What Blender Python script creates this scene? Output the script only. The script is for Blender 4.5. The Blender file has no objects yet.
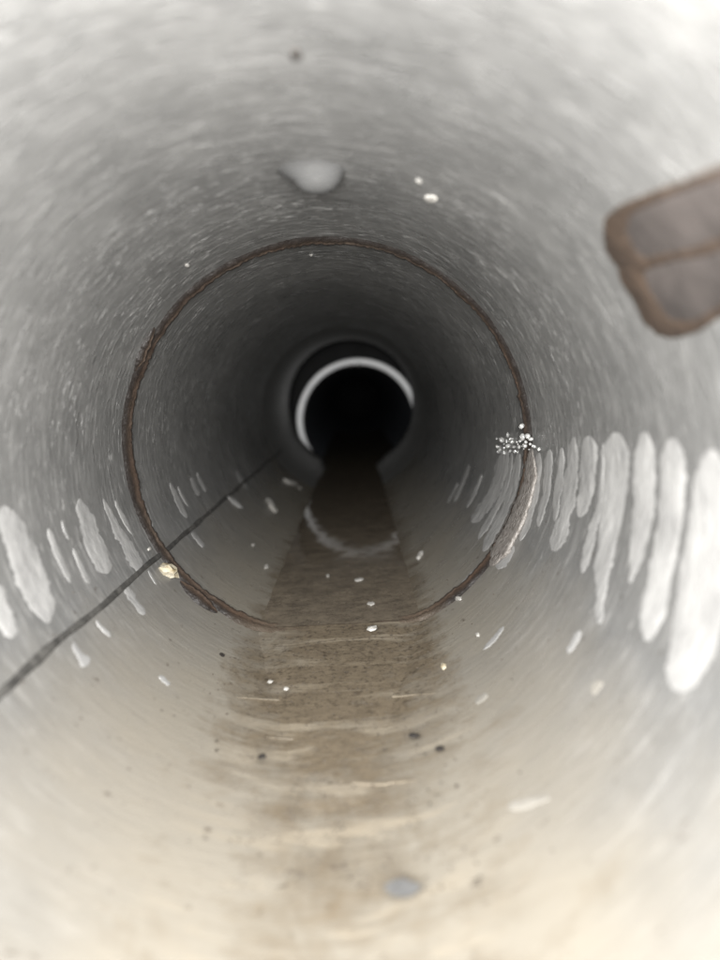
import bpy, bmesh, math, random
from mathutils import Vector, Matrix, noise as mnoise

# ------------------------------------------------------------------ camera, world, light
R = 0.050                      # bore radius of the pipe (m)
T = 0.004                      # wall thickness
AX = Vector((0, 0, R + T))     # bore axis runs along +Y at this height
scene = bpy.context.scene
COL = scene.collection
D1 = 3.18 * R                  # depth of the weld ring
F = 640.0                      # focal length in pixels of the 720x960 photograph
YAW, PITCH, ROLL = -0.00125, 0.1459, math.radians(3.0)
CAM = AX + Vector((0.1503 * R, 0, 0.3026 * R))

def axes():
    cy, sy = math.cos(YAW), math.sin(YAW)
    x = Vector((cy, -sy, 0)); y = Vector((sy, cy, 0)); z = Vector((0, 0, 1))
    cp, sp = math.cos(PITCH), math.sin(PITCH)
    y2 = y * cp - z * sp; z2 = y * sp + z * cp
    cr, sr = math.cos(ROLL), math.sin(ROLL)
    return x * cr - z2 * sr, x * sr + z2 * cr, y2
RIGHT, UP, FWD = axes()
cam_d = bpy.data.cameras.new('camera')
cam = bpy.data.objects.new('camera', cam_d); COL.objects.link(cam)
m = Matrix((RIGHT, UP, -FWD)).transposed().to_4x4(); m.translation = CAM
cam.matrix_world = m
cam_d.sensor_fit = 'VERTICAL'; cam_d.sensor_height = 36; cam_d.lens = 36 * F / 960
cam_d.clip_start = 0.001; cam_d.clip_end = 50
cam_d.dof.use_dof = True
cam_d.dof.focus_distance = D1 * 1.0
cam_d.dof.aperture_fstop = 10.5
scene.camera = cam

w = bpy.data.worlds.new('World'); scene.world = w; w.use_nodes = True
w.node_tree.nodes['Background'].inputs[0].default_value = (0.9, 0.95, 1.0, 1)
w.node_tree.nodes['Background'].inputs[1].default_value = 0.15

def area(name, loc, target, size, power, colr):
    l = bpy.data.lights.new(name, 'AREA'); l.shape = 'DISK'; l.size = size; l.energy = power; l.color = colr
    o = bpy.data.objects.new(name, l); COL.objects.link(o); o.location = loc
    o.rotation_euler = (Vector(target) - Vector(loc)).to_track_quat('-Z', 'Y').to_euler()
    return o
# daylight falling into the open pipe mouth behind the viewer
area('daylight_at_mouth', AX + Vector((0.004, -0.007, 0.025)), AX + Vector((0.0, 0.40, -0.002)), 0.060, 1.42, (1.0, 0.99, 0.975))

scene.view_settings.view_transform = 'Standard'; scene.view_settings.look = 'None'
scene.view_settings.exposure = 0; scene.view_settings.gamma = 1
scene.render.engine = 'CYCLES'
scene.cycles.use_denoising = True
scene.cycles.max_bounces = 10; scene.cycles.diffuse_bounces = 6
scene.cycles.caustics_reflective = False; scene.cycles.caustics_refractive = False

# ------------------------------------------------------------------ materials
def mat(name):
    m = bpy.data.materials.new(name); m.use_nodes = True
    nt = m.node_tree; nt.nodes.clear()
    out = nt.nodes.new('ShaderNodeOutputMaterial'); b = nt.nodes.new('ShaderNodeBsdfPrincipled')
    nt.links.new(b.outputs[0], out.inputs[0])
    return m, nt, b
def N(nt, kind, **kw):
    n = nt.nodes.new(kind)
    for k, v in kw.items(): setattr(n, k, v)
    return n
def noise(nt, scale, src, detail=4, rough=.55, dist=0):
    mp = N(nt, 'ShaderNodeMapping'); mp.inputs['Scale'].default_value = scale
    nt.links.new(src, mp.inputs[0])
    n = N(nt, 'ShaderNodeTexNoise'); n.inputs['Scale'].default_value = 1
    n.inputs['Detail'].default_value = detail; n.inputs['Roughness'].default_value = rough; n.inputs['Distortion'].default_value = dist
    nt.links.new(mp.outputs[0], n.inputs['Vector']); return n.outputs[0]
def ramp(nt, src, stops):
    r = N(nt, 'ShaderNodeValToRGB'); e = r.color_ramp.elements
    while len(e) < len(stops): e.new(.5)
    for i, (p, c) in enumerate(stops):
        e[i].position = p; e[i].color = (c, c, c, 1) if not isinstance(c, tuple) else c + (1,)
    nt.links.new(src, r.inputs[0]); return r.outputs[0]
def mix(nt, fac, a, b, mode='MIX'):
    n = N(nt, 'ShaderNodeMix', data_type='RGBA', blend_type=mode)
    for s, v in ((n.inputs[0], fac), (n.inputs[6], a), (n.inputs[7], b)):
        if isinstance(v, (int, float)): s.default_value = v
        elif isinstance(v, tuple): s.default_value = v + (1,)
        else: nt.links.new(v, s)
    return n.outputs[2]
def math_(nt, op, a, b=0.0, clamp=False):
    n = N(nt, 'ShaderNodeMath', operation=op, use_clamp=clamp)
    for s, v in ((n.inputs[0], a), (n.inputs[1], b)):
        if isinstance(v, (int, float)): s.default_value = v
        else: nt.links.new(v, s)
    return n.outputs[0]
def bump(nt, b, h, strength, dist):
    n = N(nt, 'ShaderNodeBump'); n.inputs['Strength'].default_value = strength; n.inputs['Distance'].default_value = dist
    nt.links.new(h, n.inputs['Height']); nt.links.new(n.outputs[0], b.inputs['Normal']); return n
def objco(nt): return N(nt, 'ShaderNodeTexCoord').outputs['Object']
def geopos(nt): return N(nt, 'ShaderNodeNewGeometry').outputs['Position']

def make_wall_mat():
    m, nt, b = mat('wet_grey_steel')
    P = geopos(nt)
    sep = N(nt, 'ShaderNodeSeparateXYZ'); nt.links.new(P, sep.inputs[0])
    z = math_(nt, 'DIVIDE', math_(nt, 'SUBTRACT', sep.outputs[2], AX.z), R)     # -1 bottom .. 1 top
    cloud = noise(nt, (28, 22, 28), P, 5, .6)
    base = mix(nt, ramp(nt, cloud, [(.3, 0), (.72, 1)]), (.175, .174, .169), (.255, .252, .243))
    # fine scratches running round the bore
    scr = noise(nt, (120, 700, 120), P, 4, .65)
    base = mix(nt, ramp(nt, scr, [(.52, 0), (.74, .55)]), base, (.46, .455, .44))
    scr2 = noise(nt, (110, 2200, 110), P, 2, .5)
    base = mix(nt, ramp(nt, scr2, [(.58, 0), (.8, .45)]), base, (.08, .08, .075))
    glint_dash = noise(nt, (260, 1050, 260), P, 3, .6, .5)  # glints on wet ripples, painted as short pale dashes
    base = mix(nt, math_(nt, 'MULTIPLY', ramp(nt, glint_dash, [(.60, 0), (.68, .35)]), math_(nt, 'MULTIPLY', math_(nt, 'ADD', z, .1), 1.6, True)), base, (.50, .495, .48))
    base = mix(nt, ramp(nt, noise(nt, (120, 110, 120), P, 6, .7, .3), [(.35, .3), (.6, 0)]), base, (.10, .10, .096))
    # limescale flecks, then wet glints painted as white flecks
    fl = noise(nt, (260, 700, 260), P, 2, .5)
    base = mix(nt, ramp(nt, fl, [(.69, 0), (.74, .35)]), base, (.50, .49, .47))
    glint = noise(nt, (330, 1500, 330), P, 2, .5, .3)
    glint_mask = math_(nt, 'MULTIPLY', ramp(nt, glint, [(.63, 0), (.67, 1)]), ramp(nt, noise(nt, (45, 60, 45), P, 3, .6), [(.42, .15), (.62, 1)]))
    glint_mask = math_(nt, 'MULTIPLY', glint_mask, math_(nt, 'MULTIPLY', math_(nt, 'ADD', z, .45), 1.4, True))
    glint_mask = math_(nt, 'MULTIPLY', glint_mask, math_(nt, 'MULTIPLY', math_(nt, 'SUBTRACT', sep.outputs[1], .082), 22.0, True))   # no painted glints towards the dry mouth
    base = mix(nt, math_(nt, 'MULTIPLY', glint_mask, .7), base, (.95, .94, .92))
    # silt stain along the invert: beige wash, brown bands
    wash = math_(nt, 'ADD', z, math_(nt, 'MULTIPLY', math_(nt, 'SUBTRACT', noise(nt, (30, 45, 30), P, 5, .6), .5), .55))
    base = mix(nt, math_(nt, 'MULTIPLY', math_(nt, 'SUBTRACT', -.42, wash), 2.2, True), base, (.285, .260, .216))
    xx = math_(nt, 'DIVIDE', math_(nt, 'SUBTRACT', sep.outputs[0], .002), .025)
    core = math_(nt, 'SUBTRACT', 1.0, math_(nt, 'MULTIPLY', xx, xx))
    low = math_(nt, 'LESS_THAN', z, -.6)
    band = noise(nt, (34, 170, 34), P, 6, .66, .5)
    speck = noise(nt, (260, 330, 260), P, 5, .7)
    bm = math_(nt, 'ADD', math_(nt, 'MULTIPLY', core, .75), math_(nt, 'MULTIPLY', math_(nt, 'SUBTRACT', band, .52), 4.6))
    bm = math_(nt, 'ADD', bm, math_(nt, 'MULTIPLY', math_(nt, 'SUBTRACT', speck, .5), 2.0))
    deep = math_(nt, 'MULTIPLY', math_(nt, 'SUBTRACT', sep.outputs[1], .085), 22.0, True)      # thicker deposit near the standing water
    bm = math_(nt, 'ADD', bm, math_(nt, 'MULTIPLY', math_(nt, 'MULTIPLY', deep, core), 1.1))
    blot = noise(nt, (75, 60, 75), P, 6, .7, .6)
    bm = math_(nt, 'ADD', bm, math_(nt, 'MULTIPLY', math_(nt, 'SUBTRACT', blot, .52), 4.5))
    x2 = math_(nt, 'DIVIDE', math_(nt, 'ADD', sep.outputs[0], .001), .012)
    core2 = math_(nt, 'SUBTRACT', 1.0, math_(nt, 'MULTIPLY', x2, x2), True)
    bm = math_(nt, 'ADD', bm, math_(nt, 'MULTIPLY', core2, .45))
    tide = math_(nt, 'MULTIPLY', math_(nt, 'SUBTRACT', math_(nt, 'ADD', -.845, math_(nt, 'MULTIPLY', math_(nt, 'SUBTRACT', speck, .5), .07)), z), 14.0, True)
    bm = math_(nt, 'ADD', bm, math_(nt, 'MULTIPLY', math_(nt, 'MULTIPLY', tide, deep), 1.0))
    bm = math_(nt, 'MULTIPLY', math_(nt, 'MULTIPLY', bm, low), .45, True)
    base = mix(nt, bm, base, mix(nt, speck, (.085, .067, .047), (.26, .212, .150)))
    gr = ramp(nt, noise(nt, (800, 800, 800), P, 4, .7), [(.50, 0), (.66, .75)])
    base = mix(nt, math_(nt, 'MULTIPLY', gr, math_(nt, 'MULTIPLY', bm, deep)), base, (.055, .044, .033))
    pale = math_(nt, 'MULTIPLY', ramp(nt, band, [(.36, .7), (.47, 0)]), math_(nt, 'MULTIPLY', core, low), True)
    base = mix(nt, pale, base, (.36, .31, .235))
    sp = math_(nt, 'MULTIPLY', ramp(nt, noise(nt, (330, 360, 330), P, 3, .6), [(.66, 0), (.74, 1)]), math_(nt, 'LESS_THAN', z, -.2))
    base = mix(nt, math_(nt, 'MULTIPLY', sp, .6), base, (.07, .052, .038))
    base = mix(nt, 1.0, base, (.44, .44, .44), 'MULTIPLY')
    nt.links.new(base, b.inputs['Base Color'])
    rr = ramp(nt, noise(nt, (60, 160, 60), P, 4, .6), [(.3, .22), (.7, .42)])
    nt.links.new(rr, b.inputs['Roughness']); b.inputs['IOR'].default_value = 1.4
    rip = noise(nt, (230, 760, 230), P, 4, .6, .8)
    rip2 = noise(nt, (420, 1000, 420), P, 3, .6)
    wet = math_(nt, 'MULTIPLY', math_(nt, 'ADD', z, .35), .9, True)               # condensation hangs on the upper half
    h = math_(nt, 'MULTIPLY', math_(nt, 'MULTIPLY', ramp(nt, rip, [(.54, 0), (.74, 1)]), wet), .75)
    h = math_(nt, 'ADD', h, math_(nt, 'MULTIPLY', rip2, .14))
    h = math_(nt, 'ADD', h, math_(nt, 'MULTIPLY', noise(nt, (16, 900, 16), P, 3, .6), .14))
    h = math_(nt, 'ADD', h, math_(nt, 'MULTIPLY', fl, .12))
    h = math_(nt, 'ADD', h, math_(nt, 'MULTIPLY', glint_mask, .25))
    bump(nt, b, h, .6, .0006)
    return m
K = 0.44    # the place is dark wet steel seen in strong light
def make_simple(name, c1, c2, scale, rough, bscale=None, bd=.0003, ior=1.4, detail=5, k=None):
    k = K if k is None else k; c1 = tuple(q * k for q in c1); c2 = tuple(q * k for q in c2)
    m, nt, b = mat(name); P = geopos(nt)
    n = noise(nt, scale, P, detail, .65)
    nt.links.new(mix(nt, ramp(nt, n, [(.3, 0), (.7, 1)]), c1, c2), b.inputs['Base Color'])
    b.inputs['Roughness'].default_value = rough; b.inputs['IOR'].default_value = ior
    if name == 'grey_joint_lip':                       # darker in its lower half
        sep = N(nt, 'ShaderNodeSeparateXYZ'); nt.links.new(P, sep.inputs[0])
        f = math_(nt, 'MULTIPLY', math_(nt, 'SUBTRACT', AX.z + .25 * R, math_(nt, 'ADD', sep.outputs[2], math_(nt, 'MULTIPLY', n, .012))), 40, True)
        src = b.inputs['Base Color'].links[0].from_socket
        g = math_(nt, 'DIVIDE', math_(nt, 'SUBTRACT', sep.outputs[1], D1 / .41), D1 / .325 - D1 / .41, True)   # paler towards its edge
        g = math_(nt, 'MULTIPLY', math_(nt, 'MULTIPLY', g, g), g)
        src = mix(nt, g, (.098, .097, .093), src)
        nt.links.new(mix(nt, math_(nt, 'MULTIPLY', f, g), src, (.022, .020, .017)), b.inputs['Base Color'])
    if bscale: bump(nt, b, noise(nt, bscale, P, 4, .6), .8, bd)
    return m
M_WALL = make_wall_mat()
M_OUT = make_simple('dull_outer_steel', (.12, .11, .10), (.2, .18, .16), (40, 40, 40), .7)
M_RIM = make_simple('pale_pipe_end', (.76, .78, .79), (.88, .88, .88), (160, 160, 160), .35, (300, 300, 300), .0004, k=1)
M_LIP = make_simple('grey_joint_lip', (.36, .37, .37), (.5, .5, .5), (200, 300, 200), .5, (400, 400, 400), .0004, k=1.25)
M_FAR = make_simple('dark_blue_grey_steel', (.16, .18, .215), (.30, .325, .36), (80, 80, 80), .35)
M_SHADE = make_simple('shade_black', (.012, .012, .012), (.025, .025, .025), (80, 80, 80), .9)  # near-black stands in for shade in the joint gap and far end
M_SEAM = make_simple('dark_seam', (.03, .029, .027), (.13, .125, .115), (200, 400, 200), .55, (500, 500, 500), .0003)
M_STREAK = make_simple('pale_film', (.30, .297, .29), (.50, .495, .482), (130, 260, 130), .38, (300, 500, 300), .0003)
M_GRAIN = make_simple('grainy_brown_film', (.13, .11, .095), (.46, .43, .40), (900, 1500, 900), .5, (900, 1200, 900), .0006, detail=3)
M_SILTRIDGE = make_simple('pale_silt', (.20, .168, .125), (.30, .255, .19), (300, 300, 300), .55, (600, 600, 600), .0004)
M_SILTRIDGE2 = make_simple('tan_film', (.26, .245, .215), (.38, .36, .32), (200, 300, 200), .5)
M_BLACK = make_simple('black_rust', (.006, .005, .004), (.03, .022, .016), (400, 400, 400), .8)
M_FLAKE = make_simple('pale_flake', (.42, .40, .36), (.75, .73, .69), (400, 400, 400), .35)
M_CRUMB = make_simple('yellowish_crumb', (.35, .26, .12), (.85, .80, .66), (420, 420, 420), .25, (700, 700, 700), .0004)
M_DARK = make_simple('dark_speck', (.05, .042, .034), (.11, .088, .066), (400, 400, 400), .6)
M_PATCHRIM = make_simple('brown_rust', (.026, .016, .010), (.07, .044, .027), (220, 220, 220), .7, (500, 500, 500), .0005)
M_PATCH = make_simple('dull_mauve_grey_steel', (.046, .040, .037), (.105, .090, .083), (110, 110, 110), .55, (250, 250, 250), .0004)

def make_bead_mat():
    m, nt, b = mat('rusty_weld'); P = geopos(nt)
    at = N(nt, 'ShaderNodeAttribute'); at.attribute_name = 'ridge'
    n = noise(nt, (300, 420, 300), P, 5, .7)
    lo = noise(nt, (45, 45, 45), P, 3, .6)
    mid = mix(nt, ramp(nt, n, [(.3, 0), (.7, 1)]), (.022, .015, .010), (.17, .125, .095))
    mid = mix(nt, ramp(nt, lo, [(.4, 0), (.7, .7)]), mid, (.10, .058, .036))
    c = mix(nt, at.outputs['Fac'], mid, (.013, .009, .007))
    sep = N(nt, 'ShaderNodeSeparateXYZ'); nt.links.new(P, sep.inputs[0])
    mud = math_(nt, 'MULTIPLY', math_(nt, 'SUBTRACT', AX.z - .80 * R, sep.outputs[2]), 160, True)
    c = mix(nt, math_(nt, 'MULTIPLY', mud, .7), c, (.15, .115, .082))
    c = mix(nt, 1.0, c, (.5, .5, .5), 'MULTIPLY')
    nt.links.new(c, b.inputs['Base Color']); b.inputs['Roughness'].default_value = .55
    bump(nt, b, n, .8, .0006); return m
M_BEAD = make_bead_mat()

def make_water_mat():
    m, nt, b = mat('muddy_water_film'); P = geopos(nt)
    n = noise(nt, (170, 260, 170), P, 6, .72); g = noise(nt, (900, 1100, 900), P, 3, .6)
    c = mix(nt, ramp(nt, n, [(.32, 0), (.7, 1)]), (.13, .108, .083), (.27, .225, .168))
    c = mix(nt, ramp(nt, g, [(.55, 0), (.72, .7)]), c, (.05, .039, .029))
    c = mix(nt, 1.0, c, (.44, .44, .44), 'MULTIPLY')
    nt.links.new(c, b.inputs['Base Color']); b.inputs['IOR'].default_value = 1.33
    sep = N(nt, 'ShaderNodeSeparateXYZ'); nt.links.new(P, sep.inputs[0])
    mud = math_(nt, 'MULTIPLY', math_(nt, 'SUBTRACT', .225, sep.outputs[1]), 18.0, True)       # mud breaks the surface near the weld ring
    nt.links.new(math_(nt, 'ADD', .045, math_(nt, 'MULTIPLY', mud, math_(nt, 'MULTIPLY', n, .5))), b.inputs['Roughness'])
    bump(nt, b, math_(nt, 'MULTIPLY', n, math_(nt, 'ADD', mud, .06)), .3, .0006); return m
M_WATER = make_water_mat()
def make_glass():
    m, nt, b = mat('clear_water'); b.inputs['Base Color'].default_value = (1, 1, 1, 1)
    b.inputs['Base Color'].default_value = (.62, .62, .61, 1); b.inputs['Transmission Weight'].default_value = .93; b.inputs['IOR'].default_value = 1.33; b.inputs['Roughness'].default_value = .015
    return m
M_GLASS = make_glass()
def make_bubble():
    m, nt, b = mat('froth_bubble'); b.inputs['Base Color'].default_value = (.60, .60, .58, 1)
    b.inputs['Roughness'].default_value = .06; b.inputs['Transmission Weight'].default_value = .75; b.inputs['IOR'].default_value = 1.5
    b.inputs['Coat Weight'].default_value = 1.0; b.inputs['Coat Roughness'].default_value = .03
    return m
M_BUB = make_bubble()

# ------------------------------------------------------------------ helpers
def obj(name, verts, faces, material, parent=None, smooth=True):
    me = bpy.data.meshes.new(name); me.from_pydata([tuple(v) for v in verts], [], faces); me.update()
    bm = bmesh.new(); bm.from_mesh(me); bmesh.ops.recalc_face_normals(bm, faces=bm.faces); bm.to_mesh(me); bm.free()
    for mm in (material if isinstance(material, (list, tuple)) else [material]): me.materials.append(mm)
    if smooth: me.polygons.foreach_set('use_smooth', [True] * len(me.polygons))
    o = bpy.data.objects.new(name, me); COL.objects.link(o)
    if parent is not None: o.parent = parent
    return o
def empty(name, loc=(0, 0, 0)):
    o = bpy.data.objects.new(name, None); COL.objects.link(o); o.location = loc; o.empty_display_size = .02; return o
def tag(o, label, cat, group=None):
    o['label'] = label; o['category'] = cat
    if group: o['group'] = group
    return o
def ray(px, py):
    return (RIGHT * ((px - 360) / F) + UP * (-(py - 480) / F) + FWD).normalized()
WATER_Z = AX.z - 0.906 * R
def on_wall(px, py, inset=0.0, water=False):
    """point of the bore seen at a photo pixel, lifted off the wall by inset"""
    d = ray(px, py); o = CAM - AX; r = R - inset
    a = d.x ** 2 + d.z ** 2; b = o.x * d.x + o.z * d.z; c = o.x ** 2 + o.z ** 2 - r * r
    t = (-b + math.sqrt(b * b - a * c)) / a
    p = CAM + d * t
    if water and p.z < WATER_Z:
        t = (WATER_Z + inset - CAM.z) / d.z; p = CAM + d * t
    return p
def wall_normal(p):
    v = Vector((AX.x - p.x, 0, AX.z - p.z)); return v.normalized()
def lift(p, h):
    """lift a wall point towards the axis"""
    return p + wall_normal(p) * h
def cyl(th, y, r, c=(0, 0)):
    return Vector((AX.x + c[0] + r * math.cos(th), y, AX.z + c[1] + r * math.sin(th)))
def loft(rings, closed=True):
    n = len(rings[0]); V = [p for r_ in rings for p in r_]; Fs = []
    for i in range(len(rings) - 1):
        for j in range(n if closed else n - 1):
            k = (j + 1) % n
            Fs.append((i * n + j, i * n + k, (i + 1) * n + k, (i + 1) * n + j))
    return V, Fs
def smooth_line(pts, n):
    out = []; m_ = len(pts)
    for i in range(n):
        t = i / (n - 1) * (m_ - 1); k = min(int(t), m_ - 2); u = t - k
        p = [pts[max(k - 1, 0)], pts[k], pts[k + 1], pts[min(k + 2, m_ - 1)]]
        out.append(tuple(0.5 * (2 * p[1][c] + (p[2][c] - p[0][c]) * u + (2 * p[0][c] - 5 * p[1][c] + 4 * p[2][c] - p[3][c]) * u * u + (3 * p[1][c] - p[0][c] - 3 * p[2][c] + p[3][c]) * u ** 3) for c in range(len(pts[0]))))
    return out
rng = random.Random(7)

# ------------------------------------------------------------------ the near pipe
SEG = 256
Y0, YE = 0.004, D1 / 0.325
pipe = empty('steel_pipe', (0, Y0, 0))
tag(pipe, 'grey steel drain pipe seen from inside with rusty weld ring and pale streaks', 'pipe')
pipe_inv = Matrix.Translation((0, -Y0, 0))
def part(name, V, Fs, material, parent=None, smooth=True):
    """part of the near pipe, given in world coordinates"""
    o = obj(name, [Vector(v) - Vector((0, Y0, 0)) for v in V], Fs, material, None, smooth)
    o.parent = parent or pipe
    return o
YL = D1 / 0.41
rings = []
TH = [2 * math.pi * i / SEG for i in range(SEG)]
rings.append([cyl(t, Y0, R + T) for t in TH])
for i in range(90):
    y = Y0 + (YL - Y0) * i / 89
    rings.append([cyl(t, y, R + .00004 * mnoise.noise(Vector((math.cos(t) * 1.5, y * 40, math.sin(t) * 1.5)))) for t in TH])
# bore closes slightly towards its far end
LIPC = (.06 * R, .05 * R)
def lipv(t, y, h, e):
    k = max(0.0, min(1.0, (math.sin(t) + .93) / .07))      # the lip has worn away where the water runs
    return cyl(t, y, R * (1 - h * k), (LIPC[0] * e * k, LIPC[1] * e * k))
nl = len(rings)
V, Fs = loft(rings)
wall = part('bore_wall', V, Fs, M_WALL)
rings = []
for i in range(9):
    u = i / 8; e = u ** 3.2
    y = YL + (YE - YL) * u - .0002
    rings.append([lipv(t, y, .060 * e, e) for t in TH])
rings.append([lipv(t, YE + .002, .048, 1) for t in TH])
rings.append([cyl(t, YE + .003, R + T, (0, 0)) for t in TH])
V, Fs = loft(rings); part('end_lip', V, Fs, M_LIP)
V, Fs = loft([[cyl(t, Y0 + .0001, R + T) for t in TH], [cyl(t, YE + .0028, R + T) for t in TH]])
part('outer_skin', V, Fs, M_OUT)

# longitudinal seam, a dark open groove with slightly raised lips
p0 = on_wall(167, 549); SEAM = math.atan2(p0.z - AX.z, p0.x - AX.x)
rings = []
for i in range(160):
    y = Y0 + .002 + (YL - Y0 + .03) * i / 159
    wv = .00045 * mnoise.noise(Vector((3, y * 45, 0))) + .00012 * mnoise.noise(Vector((9, y * 260, 0)))
    hw = .00044 * (1 + .7 * mnoise.noise(Vector((1, y * 90, 5))))
    prof = [(-1.6, .00003), (-1.1, -.00025), (-.7, -.00050), (0, -.00022), (.7, -.00050), (1.1, -.00025), (1.6, .00003)]
    rr = []
    for a, h in prof:
        rr.append(cyl(SEAM + (a * hw + wv) / R, y, R + h))
    rings.append(rr)
V, Fs = loft(rings, False); part('longitudinal_seam', V, Fs, M_SEAM)

# rusty weld ring: double ridge all the way round
def weld(name, ya, yb, th0, th1, hw0, hmax, seed, closed=True, n=720, taper=False):
    rings = []; att = []
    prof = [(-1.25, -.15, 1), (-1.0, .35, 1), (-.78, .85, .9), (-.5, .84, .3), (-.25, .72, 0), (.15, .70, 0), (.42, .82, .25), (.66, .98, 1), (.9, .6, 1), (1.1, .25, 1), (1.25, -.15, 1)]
    for i in range(n if closed else n + 1):
        u = i / n; t = th0 + (th1 - th0) * u
        q = Vector((math.cos(t) * 2.2 + seed, math.sin(t) * 2.2, seed))
        q2 = q * 6.0; q3 = q * 22
        c = ya + (yb - ya) * u + .0016 * mnoise.noise(q) + .0005 * mnoise.noise(q2)
        hw = hw0 * (1 + .32 * mnoise.noise(q * 1.7 + Vector((5, 5, 5))) + .16 * mnoise.noise(q2) + .16 * mnoise.noise(q3))
        hh = hmax * (1 + .3 * mnoise.noise(q2 + Vector((2, 0, 0))) + .25 * mnoise.noise(q3))
        if taper:
            k = math.sin(math.pi * u) ** .6; hw *= k + .03; hh *= k
        rr = []
        for a, h, rd in prof:
            hj = h * hh * (1 + .22 * mnoise.noise(q3 * 1.7 + Vector((a * 3, 0, 0))))
            v = cyl(t, c + a * hw, R - hj)
            lv = WATER_Z + .35 * hj - .0007; v.z = .5 * (v.z + lv + math.sqrt((v.z - lv) ** 2 + .0014 ** 2))  # lies over the silt
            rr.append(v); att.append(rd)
        rings.append(rr)
    n2 = len(prof); V = [p for r_ in rings for p in r_]; Fs = []
    L = len(rings)
    for i in range(L if closed else L - 1):
        k = (i + 1) % L
        for j in range(n2 - 1): Fs.append((i * n2 + j, i * n2 + j + 1, k * n2 + j + 1, k * n2 + j))
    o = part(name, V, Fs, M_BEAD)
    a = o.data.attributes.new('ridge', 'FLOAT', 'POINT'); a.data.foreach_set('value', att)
    return o
def wang(px, py):
    p = on_wall(px, py); return math.atan2(p.z - AX.z, p.x - AX.x), p.y
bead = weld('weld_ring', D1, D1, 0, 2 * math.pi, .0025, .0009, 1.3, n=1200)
bead['label'] = 'rusty brown weld ring'
for (x0, y0, x1, y1, hw) in ((181, 580, 218, 612, .0024), (135, 372, 154, 327, .0019)):
    a0, ya = wang(x0, y0); a1, yb = wang(x1, y1)
    if a1 - a0 > math.pi: a1 -= 2 * math.pi
    if a0 - a1 > math.pi: a1 += 2 * math.pi
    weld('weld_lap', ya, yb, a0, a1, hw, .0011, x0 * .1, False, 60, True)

# pale films, lighter than the wall: each follows a centre line of photo pixels (x, y, width)
def streak(name, pts, h=.00013, material=M_STREAK, n=44, jit=.2, parent=None, water=False, m_=7):
    line = smooth_line(pts, n); rings = []
    s = rng.random() * 50
    for i, (x, y, wd) in enumerate(line):
        a = line[max(i - 1, 0)]; b = line[min(i + 1, n - 1)]
        dx, dy = b[0] - a[0], b[1] - a[1]; L = math.hypot(dx, dy) or 1; nx, ny = -dy / L, dx / L
        u = i / (n - 1)
        k = min(1, (math.sin(math.pi * min(max(u, .004), .996))) * (2.0 + 2.6 * mnoise.noise(Vector((s, 1, 1))) ** 2)) ** .6
        arc = (abs(line[i][1] - line[0][1]) + abs(line[i][0] - line[0][0])) / 9.0; amp = min(1.0, 14.0 / max(wd, 1))
        wl = wd * k * .5 * (1 + amp * (jit * 2.2 * mnoise.noise(Vector((s, arc * .45, 0))) + jit * 1.6 * mnoise.noise(Vector((s, arc * 1.7, 3)))))
        wr = wd * k * .5 * (1 + amp * (jit * 2.2 * mnoise.noise(Vector((s, arc * .45, 9))) + jit * 1.6 * mnoise.noise(Vector((s, arc * 1.7, 7)))))
        rr = []
        for j in range(m_):
            v = j / (m_ - 1) * 2 - 1; off = v * (wl if v < 0 else wr)
            e = (1 - abs(v) ** 6) * min(1, k * 1.2)
            rr.append(on_wall(x + nx * off, y + ny * off, h * e - .00004 if not water else h * e, water))
        rings.append(rr)
    V, Fs = loft(rings, False)
    return part(name, V, Fs, material) if parent is None else (V, Fs)
RIGHT_STREAKS = [
    [(712, 446, 36), (712, 500, 44), (706, 560, 52), (696, 630, 52), (683, 672, 38), (674, 692, 30)],
    [(672, 436, 22), (673, 480, 27), (667, 545, 27), (655, 600, 27), (646, 645, 20)],
    [(644, 430, 20), (645, 480, 24), (640, 535, 19), (629, 586, 7)],
    [(616, 430, 24), (615, 477, 29), (607, 540, 22), (601, 592, 12), (599, 626, 9)],
    [(603, 440, 3), (600, 500, 5), (590, 540, 10), (582, 575, 8)],
    [(589, 435, 13), (587, 485, 13), (579, 518, 6)],
    [(574, 435, 8), (570, 488, 11), (562, 527, 11), (553, 552, 12)],
    [(562, 447, 5), (559, 485, 6), (554, 522, 4)],
    [(550, 449, 6), (546, 492, 6), (538, 527, 4)],
    [(539, 452, 6), (534, 495, 7), (525, 528, 5), (520, 541, 3)],
    [(506, 450, 9), (499, 480, 9), (485, 506, 9), (471, 523, 8)],
    [(512, 452, 4), (506, 485, 4), (492, 515, 5), (478, 540, 4)],
    [(519, 452, 7), (512, 490, 7), (498, 524, 8), (483, 552, 7)],
    [(512, 543, 6), (507, 556, 11), (497, 569, 10)],
    [(479, 567, 5), (469, 579, 8), (459, 590, 6)],
    [(469, 464, 3), (463, 482, 4), (454, 502, 3)], [(482, 474, 3), (475, 492, 4), (466, 508, 3)],
    [(458, 482, 2), (452, 494, 3), (447, 503, 2)],
    [(504, 626, 3), (495, 638, 5), (483, 650, 3)], [(580, 630, 5), (575, 641, 8), (567, 653, 6)],
    [(602, 681, 6), (597, 687, 11), (591, 694, 8)], [(487, 693, 6), (481, 698, 8), (475, 703, 5)],
    [(550, 797, 7), (530, 802, 11), (508, 808, 12)],
]
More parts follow.
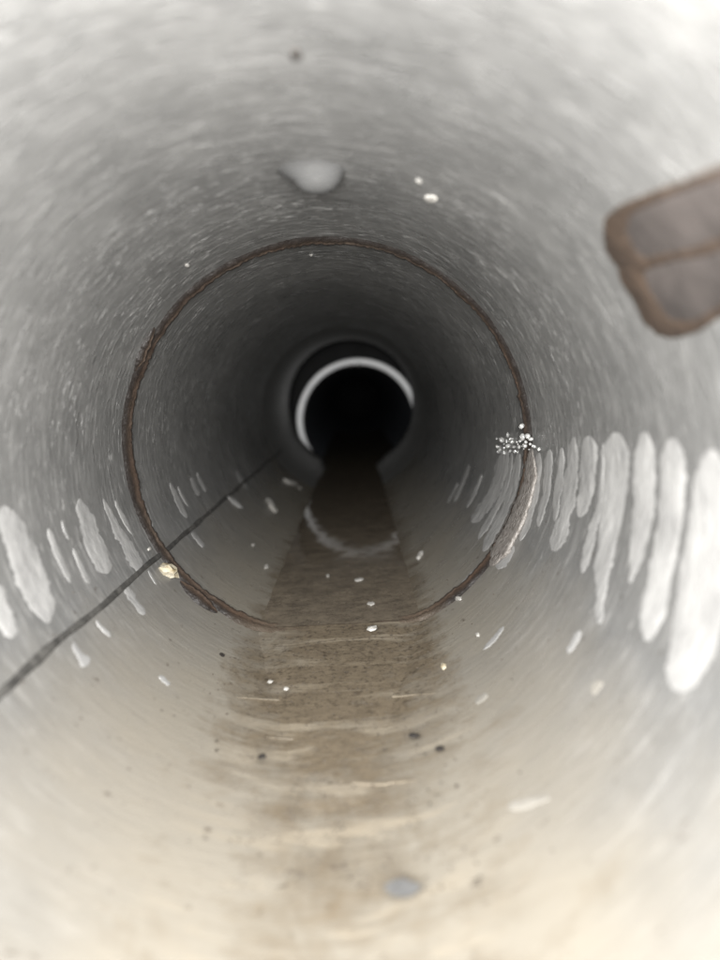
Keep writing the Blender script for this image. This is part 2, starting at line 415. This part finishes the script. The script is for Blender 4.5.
LEFT_STREAKS = [
    [(2, 505, 22), (20, 548, 32), (36, 590, 34), (49, 624, 14)],
    [(-10, 585, 26), (3, 615, 22), (13, 638, 14)],
    [(48, 528, 5), (58, 555, 7), (71, 583, 6)],
    [(79, 498, 12), (90, 530, 20), (100, 558, 20), (108, 574, 14)],
    [(73, 548, 4), (81, 566, 6), (90, 584, 7)],
    [(103, 498, 5), (115, 525, 9), (130, 551, 15), (142, 574, 13)],
    [(115, 500, 3), (124, 520, 5), (133, 535, 3)],
    [(136, 488, 4), (143, 505, 6), (153, 527, 5)],
    [(170, 482, 3), (177, 500, 6), (187, 518, 6)],
    [(178, 486, 2), (183, 497, 3), (189, 507, 2)],
    [(191, 477, 4), (195, 487, 5), (199, 496, 4)], [(197, 472, 2), (201, 482, 4), (206, 492, 3)],
    [(62, 520, 3), (65, 530, 4), (69, 540, 3)],
    [(125, 585, 6), (133, 599, 9), (145, 615, 8)], [(192, 532, 4), (197, 539, 5), (204, 547, 5)],
    [(73, 642, 6), (80, 655, 9), (87, 666, 15)], [(96, 620, 3), (103, 629, 5), (111, 637, 3)],
    [(159, 676, 4), (164, 680, 6), (170, 685, 4)], [(236, 470, 3), (241, 480, 4), (247, 489, 3)],
    [(148, 570, 2), (152, 577, 3), (157, 585, 2)],
]
for s in RIGHT_STREAKS + LEFT_STREAKS:
    low = s[0][1] > 670 and s[0][0] > 400
    if 425 < s[0][1] < 455 and s[0][0] > 495:      # the run of films on the right stands close together
        g_ = 1.45 if s[0][0] < 600 else 1.12
        s = [(x, y, wd * g_) for x, y, wd in s]
    streak('pale_streak', s, material=M_SILTRIDGE2 if low else M_STREAK)
g = streak('grainy_film', [(531, 447, 12), (529, 480, 15), (519, 513, 18), (505, 540, 20), (490, 566, 18)], .0011, M_GRAIN, 60, .14, m_=11)
g['label'] = 'grainy brown-grey film covering the weld ring'

# two-lobed rusty weld patch on the upper right wall
def blob(px_poly, h, rim_w, name, parent, material, rim_material):
    pts = smooth_line(px_poly + [px_poly[0]], 64)[:-1]
    base = [on_wall(x, y) for x, y in pts]
    cx = sum(p[0] for p in pts) / len(pts); cy = sum(p[1] for p in pts) / len(pts)
    def ring(k, hh):
        out = []
        for i, (x, y) in enumerate(pts):
            j = 1 + .05 * mnoise.noise(Vector((i * .30, cx * .1, k * 2))) + .03 * mnoise.noise(Vector((i * .9, cx * .1, k * 3)))
            out.append(on_wall(cx + (x - cx) * k * j, cy + (y - cy) * k * j, hh))
        return out
    V, Fs = loft([ring(1.12, -.0002), ring(1.0, h * .8), ring(.93, h), ring(1 - rim_w, h * .9), ring(1 - rim_w - .05, h * .6)])
    part('rust_rim', V, Fs, rim_material, parent)
    rr = [ring(1 - rim_w - .01, h * .5)] + [ring((1 - rim_w) * q, h * (.7 + .25 * (1 - q))) for q in (.85, .6, .35, .12)]
    V, Fs = loft(rr); n = len(pts); Fs.append(tuple(range((len(rr) - 1) * n, len(rr) * n)))
    return part(name, V, Fs, material, parent)
patch = empty('weld_patch', (0, 0, 0)); patch.parent = pipe
patch['label'] = 'two-lobed weld patch with brown rusted edges'
blob([(609, 236), (613, 217), (632, 203), (672, 187), (722, 168), (780, 148), (800, 190), (770, 226), (722, 246), (684, 259), (640, 268), (618, 258)], .0005, .17, 'patch_lobe', patch, M_PATCH, M_PATCHRIM)
blob([(624, 268), (646, 258), (690, 251), (730, 240), (790, 225), (805, 262), (775, 296), (728, 312), (694, 330), (664, 331), (645, 314)], .0005, .18, 'patch_lobe', patch, M_PATCH, M_PATCHRIM)

# ------------------------------------------------------------------ the next pipe, out of line with the first
Y2 = D1 / 0.30
C2 = (.16 * R, -.27 * R); R2o, R2i = 1.025 * R, .915 * R
far = empty('far_pipe', (0, Y2, 0))
tag(far, 'dark next pipe with a pale rim set lower behind the end of the first', 'pipe')
def fpart(name, V, Fs, material):
    o = obj(name, [Vector(v) - Vector((0, Y2, 0)) for v in V], Fs, material); o.parent = far; return o
def wob(t, k): return 1 + .012 * mnoise.noise(Vector((math.cos(t) * 2, math.sin(t) * 2, k)))
V, Fs = loft([[cyl(t, Y2 + .004, R2o, C2) for t in TH], [cyl(t, Y2 + .0008, R2o * .99 * wob(t, 1), C2) for t in TH], [cyl(t, Y2, R2o * .965 * wob(t, 2), C2) for t in TH],
              [cyl(t, Y2 + .0002, R2i * 1.05 * wob(t, 3), C2) for t in TH], [cyl(t, Y2 + .0012, R2i * 1.01 * wob(t, 4), C2) for t in TH], [cyl(t, Y2 + .004, R2i, C2) for t in TH]])
fpart('pale_rim', V, Fs, M_RIM)
V, Fs = loft([[cyl(t, Y2 + .0038 + .012 * i, R2i, C2) for t in TH] for i in range(80)])
fpart('bore_wall', V, Fs, M_FAR)
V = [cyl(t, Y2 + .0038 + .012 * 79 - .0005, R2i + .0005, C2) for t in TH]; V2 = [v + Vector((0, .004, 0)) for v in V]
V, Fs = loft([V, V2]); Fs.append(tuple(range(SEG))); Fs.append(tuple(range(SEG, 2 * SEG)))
fpart('added_end_cap', V, Fs, M_SHADE)  # added cap, hides the world beyond so the bore ends dark
V, Fs = loft([[cyl(t, Y2 + .0038, R2o, C2) for t in TH], [cyl(t, Y2 + .96, R2o, C2) for t in TH]])
fpart('outer_skin', V, Fs, M_OUT)
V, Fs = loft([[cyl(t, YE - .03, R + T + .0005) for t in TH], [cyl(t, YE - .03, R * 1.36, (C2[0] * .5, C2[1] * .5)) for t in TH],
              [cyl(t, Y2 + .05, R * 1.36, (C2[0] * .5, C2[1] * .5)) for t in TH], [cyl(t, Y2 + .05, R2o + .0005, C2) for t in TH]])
fpart('added_joint_sleeve', V, Fs, M_SHADE)  # added sleeve round the open joint, keeps outside light out of the gap

# ------------------------------------------------------------------ muddy water lying in the invert
YW0 = D1 * .995
rings = []
NW = 150
for i in range(NW):
    u = i / (NW - 1); y = YW0 + (Y2 + .35 - YW0) * u
    if y < YE + .003:
        half = math.sqrt((R + .0009) ** 2 - (.906 * R) ** 2); c = 0
    else:
        half = math.sqrt(max(R2i ** 2 - (.906 * R - .27 * R) ** 2, 1e-6)) + .0012; c = C2[0]
        if y < Y2 + .003: half *= .9
    rr = []
    for j in range(33):
        v = j / 32 * 2 - 1
        x = c + v * half
        e = max(0, 1 - (y - YW0) / .045)
        wig = .0012 * mnoise.noise(Vector((v * 3, 0, 4))) * e
        z = WATER_Z + .00009 * mnoise.noise(Vector((x * 260, y * 260, 0))) * (y < YE) + .0006 * abs(v) ** 6 * mnoise.noise(Vector((v, y * 75, 3))) * (y < YE)
        rr.append(Vector((x, y + wig, z)))
    rings.append(rr)
V, Fs = loft(rings, False)
water = obj('muddy_water', V, Fs, M_WATER); water['kind'] = 'structure'
water['label'] = 'shallow brown muddy water lying along the bottom of the pipe'; 

# bank of silt lodged against the near side of the weld ring
rings = []
for i in range(30):
    u = i / 29; y = D1 - .001 - (D1 - D1 / 1.75) * u
    dep = .088 * R * (1 - u) ** 1.6 + .0002
    zz = AX.z - R + dep; half = math.sqrt((R + .0006) ** 2 - (R - dep) ** 2)
    rings.append([Vector((half * (j / 12 - 1), y, zz + .00016 * mnoise.noise(Vector((j * .6, y * 150, 2))) - (.0005 if u == 1 else 0))) for j in range(25)])
V, Fs = loft(rings, False)
bank = obj('silt_bank', V, Fs, M_WALL); bank['kind'] = 'structure'; bank['label'] = 'brown silt sloping up to the bottom of the weld ring'

# silt ridges and grains left on the invert
GV, GF = [], []
for s in ([(236, 697, 2), (300, 700, 3), (370, 697, 4), (436, 693, 2)], [(265, 737, 1), (310, 739, 3), (350, 737, 2)],
          [(330, 781, 2), (380, 783, 5), (420, 779, 2)]):
    V, Fs = streak('x', s, .00032, M_SILTRIDGE, 40, .35, parent=1)
    b = len(GV); GV += V; GF += [tuple(q + b for q in f) for f in Fs]
ridges = obj('silt_ridge', GV, GF, M_SILTRIDGE); ridges['kind'] = 'stuff'; ridges['label'] = 'thin pale silt ridges across the stained pipe bottom'
GV, GF = [], []
TET = [Vector(v).normalized() for v in ((1, 0, 0), (-1, 0, 0), (0, 1, 0), (0, -1, 0), (0, 0, 1), (0, 0, -1))]
OCT = [(0, 2, 4), (2, 1, 4), (1, 3, 4), (3, 0, 4), (2, 0, 5), (1, 2, 5), (3, 1, 5), (0, 3, 5)]
for i in range(2600):
    px = rng.gauss(338, 70); py = rng.uniform(0, 1) ** 1.5 * 330 + 560
    if not (0 < px < 720): continue
    p = on_wall(px, py, 0, True); sz = .00006 + .00020 * rng.random() ** 4
    b = len(GV); q = [rng.uniform(.6, 1.3) for _ in range(6)]
    GV += [p + Vector((TET[k].x * sz * q[k] * 1.4, TET[k].y * sz * q[k] * 1.4, TET[k].z * sz * q[k] * .7)) for k in range(6)]
    GF += [tuple(k + b for k in f) for f in OCT]
grit = obj('silt_grit', GV, GF, M_DARK, None, False); grit['kind'] = 'stuff'; grit['label'] = 'fine dark grit scattered over the muddy pipe bottom'

# ------------------------------------------------------------------ loose things
def lump(name, px, py, wpx, hpx, material, label, cat, group=None, ang=0, thick=.35, seed=None, water=True, sub=2):
    """an irregular chip lying on the wall or mud, sized in photo pixels"""
    p = on_wall(px, py, 0, water); dist = (p - CAM).dot(FWD); s = dist / F
    n = Vector((0, 0, 1)) if (water and p.z <= WATER_Z + 1e-6) else wall_normal(p)
    a = Vector((0, 1, 0)); t = n.cross(a).normalized()
    view = (p - CAM).normalized(); fores = max(.25, abs(view.dot(n)))
    wpx *= .88; hpx *= .88; wr = wpx * s * .5; lr = min(hpx * s * .5 / fores, wr * 3)
    bm = bmesh.new(); bmesh.ops.create_icosphere(bm, subdivisions=sub, radius=1)
    sd = seed if seed is not None else px * .37 + py * .11
    ca, sa = math.cos(ang), math.sin(ang)
    V = []
    for v in bm.verts:
        q = v.co * (1 + .45 * mnoise.noise(v.co * 1.6 + Vector((sd, 0, 0))))
        X = q.x * wr; Y = q.y * lr; Z = q.z * min(wr, lr) * thick
        V.append(t * (X * ca - Y * sa) + a * (X * sa + Y * ca) + n * (Z + min(wr, lr) * thick * .4))
    Fs = [tuple(v.index for v in f.verts) for f in bm.faces]; bm.free()
    o = obj(name, V, Fs, material, None, False); o.location = p
    tag(o, label, cat, group); return o
# hanging drop
def drop(px, py, rad, length, label):
    p = on_wall(px, py); bm_r = []
    prof = [(1.7, -.16), (1.45, -.03), (1.25, .08), (1.10, .22), (1.0, .42), (.86, .64), (.62, .85), (.32, .97)]
    n = 40
    V, Fs = loft([[Vector((rad * 1.15 * r_ * math.cos(2 * math.pi * k / n) * (1.2 if math.cos(2 * math.pi * k / n) < 0 and r_ > 1 else 1), rad * r_ * math.sin(2 * math.pi * k / n), -length * h + rad * rad * r_ * r_ * math.cos(2 * math.pi * k / n) ** 2 * 0)) for k in range(n)] for r_, h in prof])
    b = len(V); V.append(Vector((0, 0, -length)))
    m0 = (len(prof) - 1) * n
    for k in range(n): Fs.append((m0 + k, m0 + (k + 1) % n, b))
    V.append(Vector((0, 0, length * .1)))
    for k in range(n): Fs.append((k, (k + 1) % n, b + 1))
    o = obj('water_drop', V, Fs, M_GLASS); o.location = p
    return tag(o, label, 'water drop')
drop(317, 170, .0034, .0037, 'clear water drop hanging from the top of the pipe')

for dx, rad, lab in ((-.10, .0011, 'tiny glinting water drop on top of the bright far rim, left of two'), (.06, .0013, 'tiny glinting water drop on top of the bright far rim, right of two')):
    bm = bmesh.new(); bmesh.ops.create_uvsphere(bm, u_segments=20, v_segments=12, radius=rad)
    V = [Vector((v.co.x, v.co.y * .8, v.co.z * (1.25 if v.co.z < 0 else 1))) for v in bm.verts]; Fs = [tuple(v.index for v in f.verts) for f in bm.faces]; bm.free()
    o = obj('water_drop', V, Fs, M_BUB); o.location = cyl(math.pi / 2 - dx, Y2 - .0004, R2i * 1.0, C2); tag(o, lab, 'water drop', 'drops on the far rim')

# froth bubbles on the right wall at the weld ring
fp = on_wall(517, 440); froth = empty('bubble_cluster', fp)
tag(froth, 'sparkling cluster of small froth bubbles on right wall at the weld ring', 'bubbles')
bmu = bmesh.new(); bmesh.ops.create_icosphere(bmu, subdivisions=2, radius=1); bme = bpy.data.meshes.new('bubble')
bmu.to_mesh(bme); bmu.free(); bme.materials.append(M_BUB); bme.polygons.foreach_set('use_smooth', [True] * len(bme.polygons))
spots = [(523, 426, 5), (509, 435, 5), (503, 440, 4.5), (524, 437, 6), (529, 436, 5), (521, 441, 4), (527, 442, 5), (532, 439, 4.5), (534, 446, 3.6), (540, 449, 4.2), (531, 444, 3.6), (520, 447, 3.6), (515, 447, 4), (513, 442, 3.6), (509, 446, 4.5), (505, 448, 4), (501, 450, 4), (498, 447, 3.4), (499, 452, 3), (511, 451, 3.4), (515, 452, 3), (505, 453, 3), (526, 446, 3.6)]
for k in range(24): spots.append((rng.uniform(497, 536), rng.uniform(437, 453), rng.uniform(1.4, 3.0)))
for (x, y, d) in spots:
    onb = 517 < x < 536
    q = on_wall(x, y, .0014 if onb else .0002); rr = d * .5 * (q - CAM).dot(FWD) / F
    o = bpy.data.objects.new('bubble', bme); COL.objects.link(o); o.parent = froth
    o.location = q - fp + wall_normal(q) * rr * .5; o.scale = tuple(rr * rng.uniform(.65, 1.35) for _ in range(3)); o.rotation_euler = tuple(rng.uniform(0, 3) for _ in range(3))

FG = 'pale flakes scattered in the pipe'
lump('gravel_crumb', 167, 572, 18, 12, M_CRUMB, 'shiny yellowish crumb lodged where seam meets weld ring', 'crumb', ang=.6, thick=.8)
lump('pale_flake', 459, 599, 6, 14, M_FLAKE, 'white flake on the lower right of the weld ring', 'flake', FG, ang=-.3, thick=.7)
lump('pale_flake', 431, 198, 15, 8, M_FLAKE, 'larger pale flake stuck to the ceiling right of the water drop', 'flake', FG, ang=.3)
lump('pale_flake', 419, 181, 8, 5, M_FLAKE, 'smaller pale flake stuck to the ceiling right of the water drop', 'flake', FG)
lump('pale_flake', 290, 483, 10, 10, M_FLAKE, 'pale flake on the lower left wall just before the dark pipe joint', 'flake', FG, ang=.5, thick=.5)
lump('pale_flake', 271, 506, 12, 9, M_FLAKE, 'pale flake on lower left wall between seam and water edge', 'flake', FG, ang=-.5, thick=.5)
lump('pale_flake', 235, 503, 12, 9, M_STREAK, 'squarish grey flake beside the far end of the seam', 'flake', FG, ang=.6)
lump('pale_flake', 266, 567, 5, 9, M_FLAKE, 'small bright flake by the left edge of the muddy water', 'flake', FG, thick=.7)
lump('pale_flake', 420, 556, 7, 6, M_FLAKE, 'small pale flake by the right edge of the muddy water', 'flake', FG, ang=.4, thick=.6)
lump('pale_flake', 359, 580, 11, 4, M_FLAKE, 'thin pale flake on the middle of the muddy water', 'flake', FG, ang=.3, thick=.25)
lump('pale_flake', 371, 604, 9, 4, M_FLAKE, 'flat pale flake on muddy water just short of the weld ring', 'flake', FG, ang=-.2, thick=.3)
lump('pale_flake', 328, 576, 4, 4, M_FLAKE, 'tiny pale speck on the muddy water left of the thin flake', 'flake', FG, thick=.5)
lump('pale_flake', 372, 629, 12, 5, M_FLAKE, 'pale broken flake lying on the flat bottom of the weld ring', 'flake', FG, ang=.5, thick=.35)
lump('pale_flake', 300, 488, 5, 5, M_FLAKE, 'tiny pale flake right at the dark joint, lower left', 'flake', FG, thick=.5)
lump('pale_flake', 299, 462, 6, 7, M_FLAKE, 'dim pale flake under the left end of the bright far rim', 'flake', FG, thick=.5)
lump('pale_flake', 253, 545, 4, 4, M_FLAKE, 'tiny bright speck on lower left wall inside the weld ring', 'flake', FG, thick=.6)
lump('pale_flake', 187, 265, 5, 4, M_FLAKE, 'tiny bright speck above the weld ring, upper left', 'flake', FG, thick=.6)
lump('pale_flake', 311, 255, 3.5, 3.5, M_FLAKE, 'tiny bright speck just inside the top of the weld ring', 'flake', FG, thick=.6)
lump('pale_flake', 149, 549, 4, 4, M_FLAKE, 'tiny bright speck just above the seam left of weld ring', 'flake', FG, thick=.6)
lump('pale_flake', 478, 635, 5, 4, M_FLAKE, 'small bright speck below the right end of the weld ring', 'flake', FG, thick=.6)
lump('silt_pebble', 444, 667, 7, 6, M_CRUMB, 'small tan pebble on lower right of the pipe bottom', 'pebble', thick=.7)
lump('pale_flake', 270, 682, 6, 3.5, M_FLAKE, 'pale flake on the silt below the weld ring, left of two', 'flake', FG, thick=.4)
lump('pale_flake', 286, 689, 6, 3.5, M_FLAKE, 'pale flake on the silt below the weld ring, right of two', 'flake', FG, thick=.4)
lump('rust_speck', 296, 53, 14, 9, M_BLACK, 'dark rust speck on the ceiling near the top of view', 'speck', thick=.5)
for x, y, wd, hg, lab in ((414, 736, 13, 5, 'dark grit crumb on the stained pipe bottom, left of two'), (440, 749, 11, 5, 'dark grit crumb on the stained pipe bottom, right of two'),
                          (262, 757, 10, 6, 'dark grit crumb at the left edge of the stained pipe bottom'), (222, 655, 6, 4, 'dark grit crumb on the wall below the weld lap, lower left'),
                          (403, 888, 44, 16, 'blurred blue-grey flat chip on the near pipe bottom')):
    lump('grit_crumb' if wd < 40 else 'stone_chip', x, y, wd, hg, M_BLACK if wd < 40 else make_simple('blue_grey_chip', (.10, .101, .102), (.19, .188, .183), (200, 200, 200), .6), lab, 'grit' if wd < 40 else 'chip', thick=.35 if wd < 40 else .03)
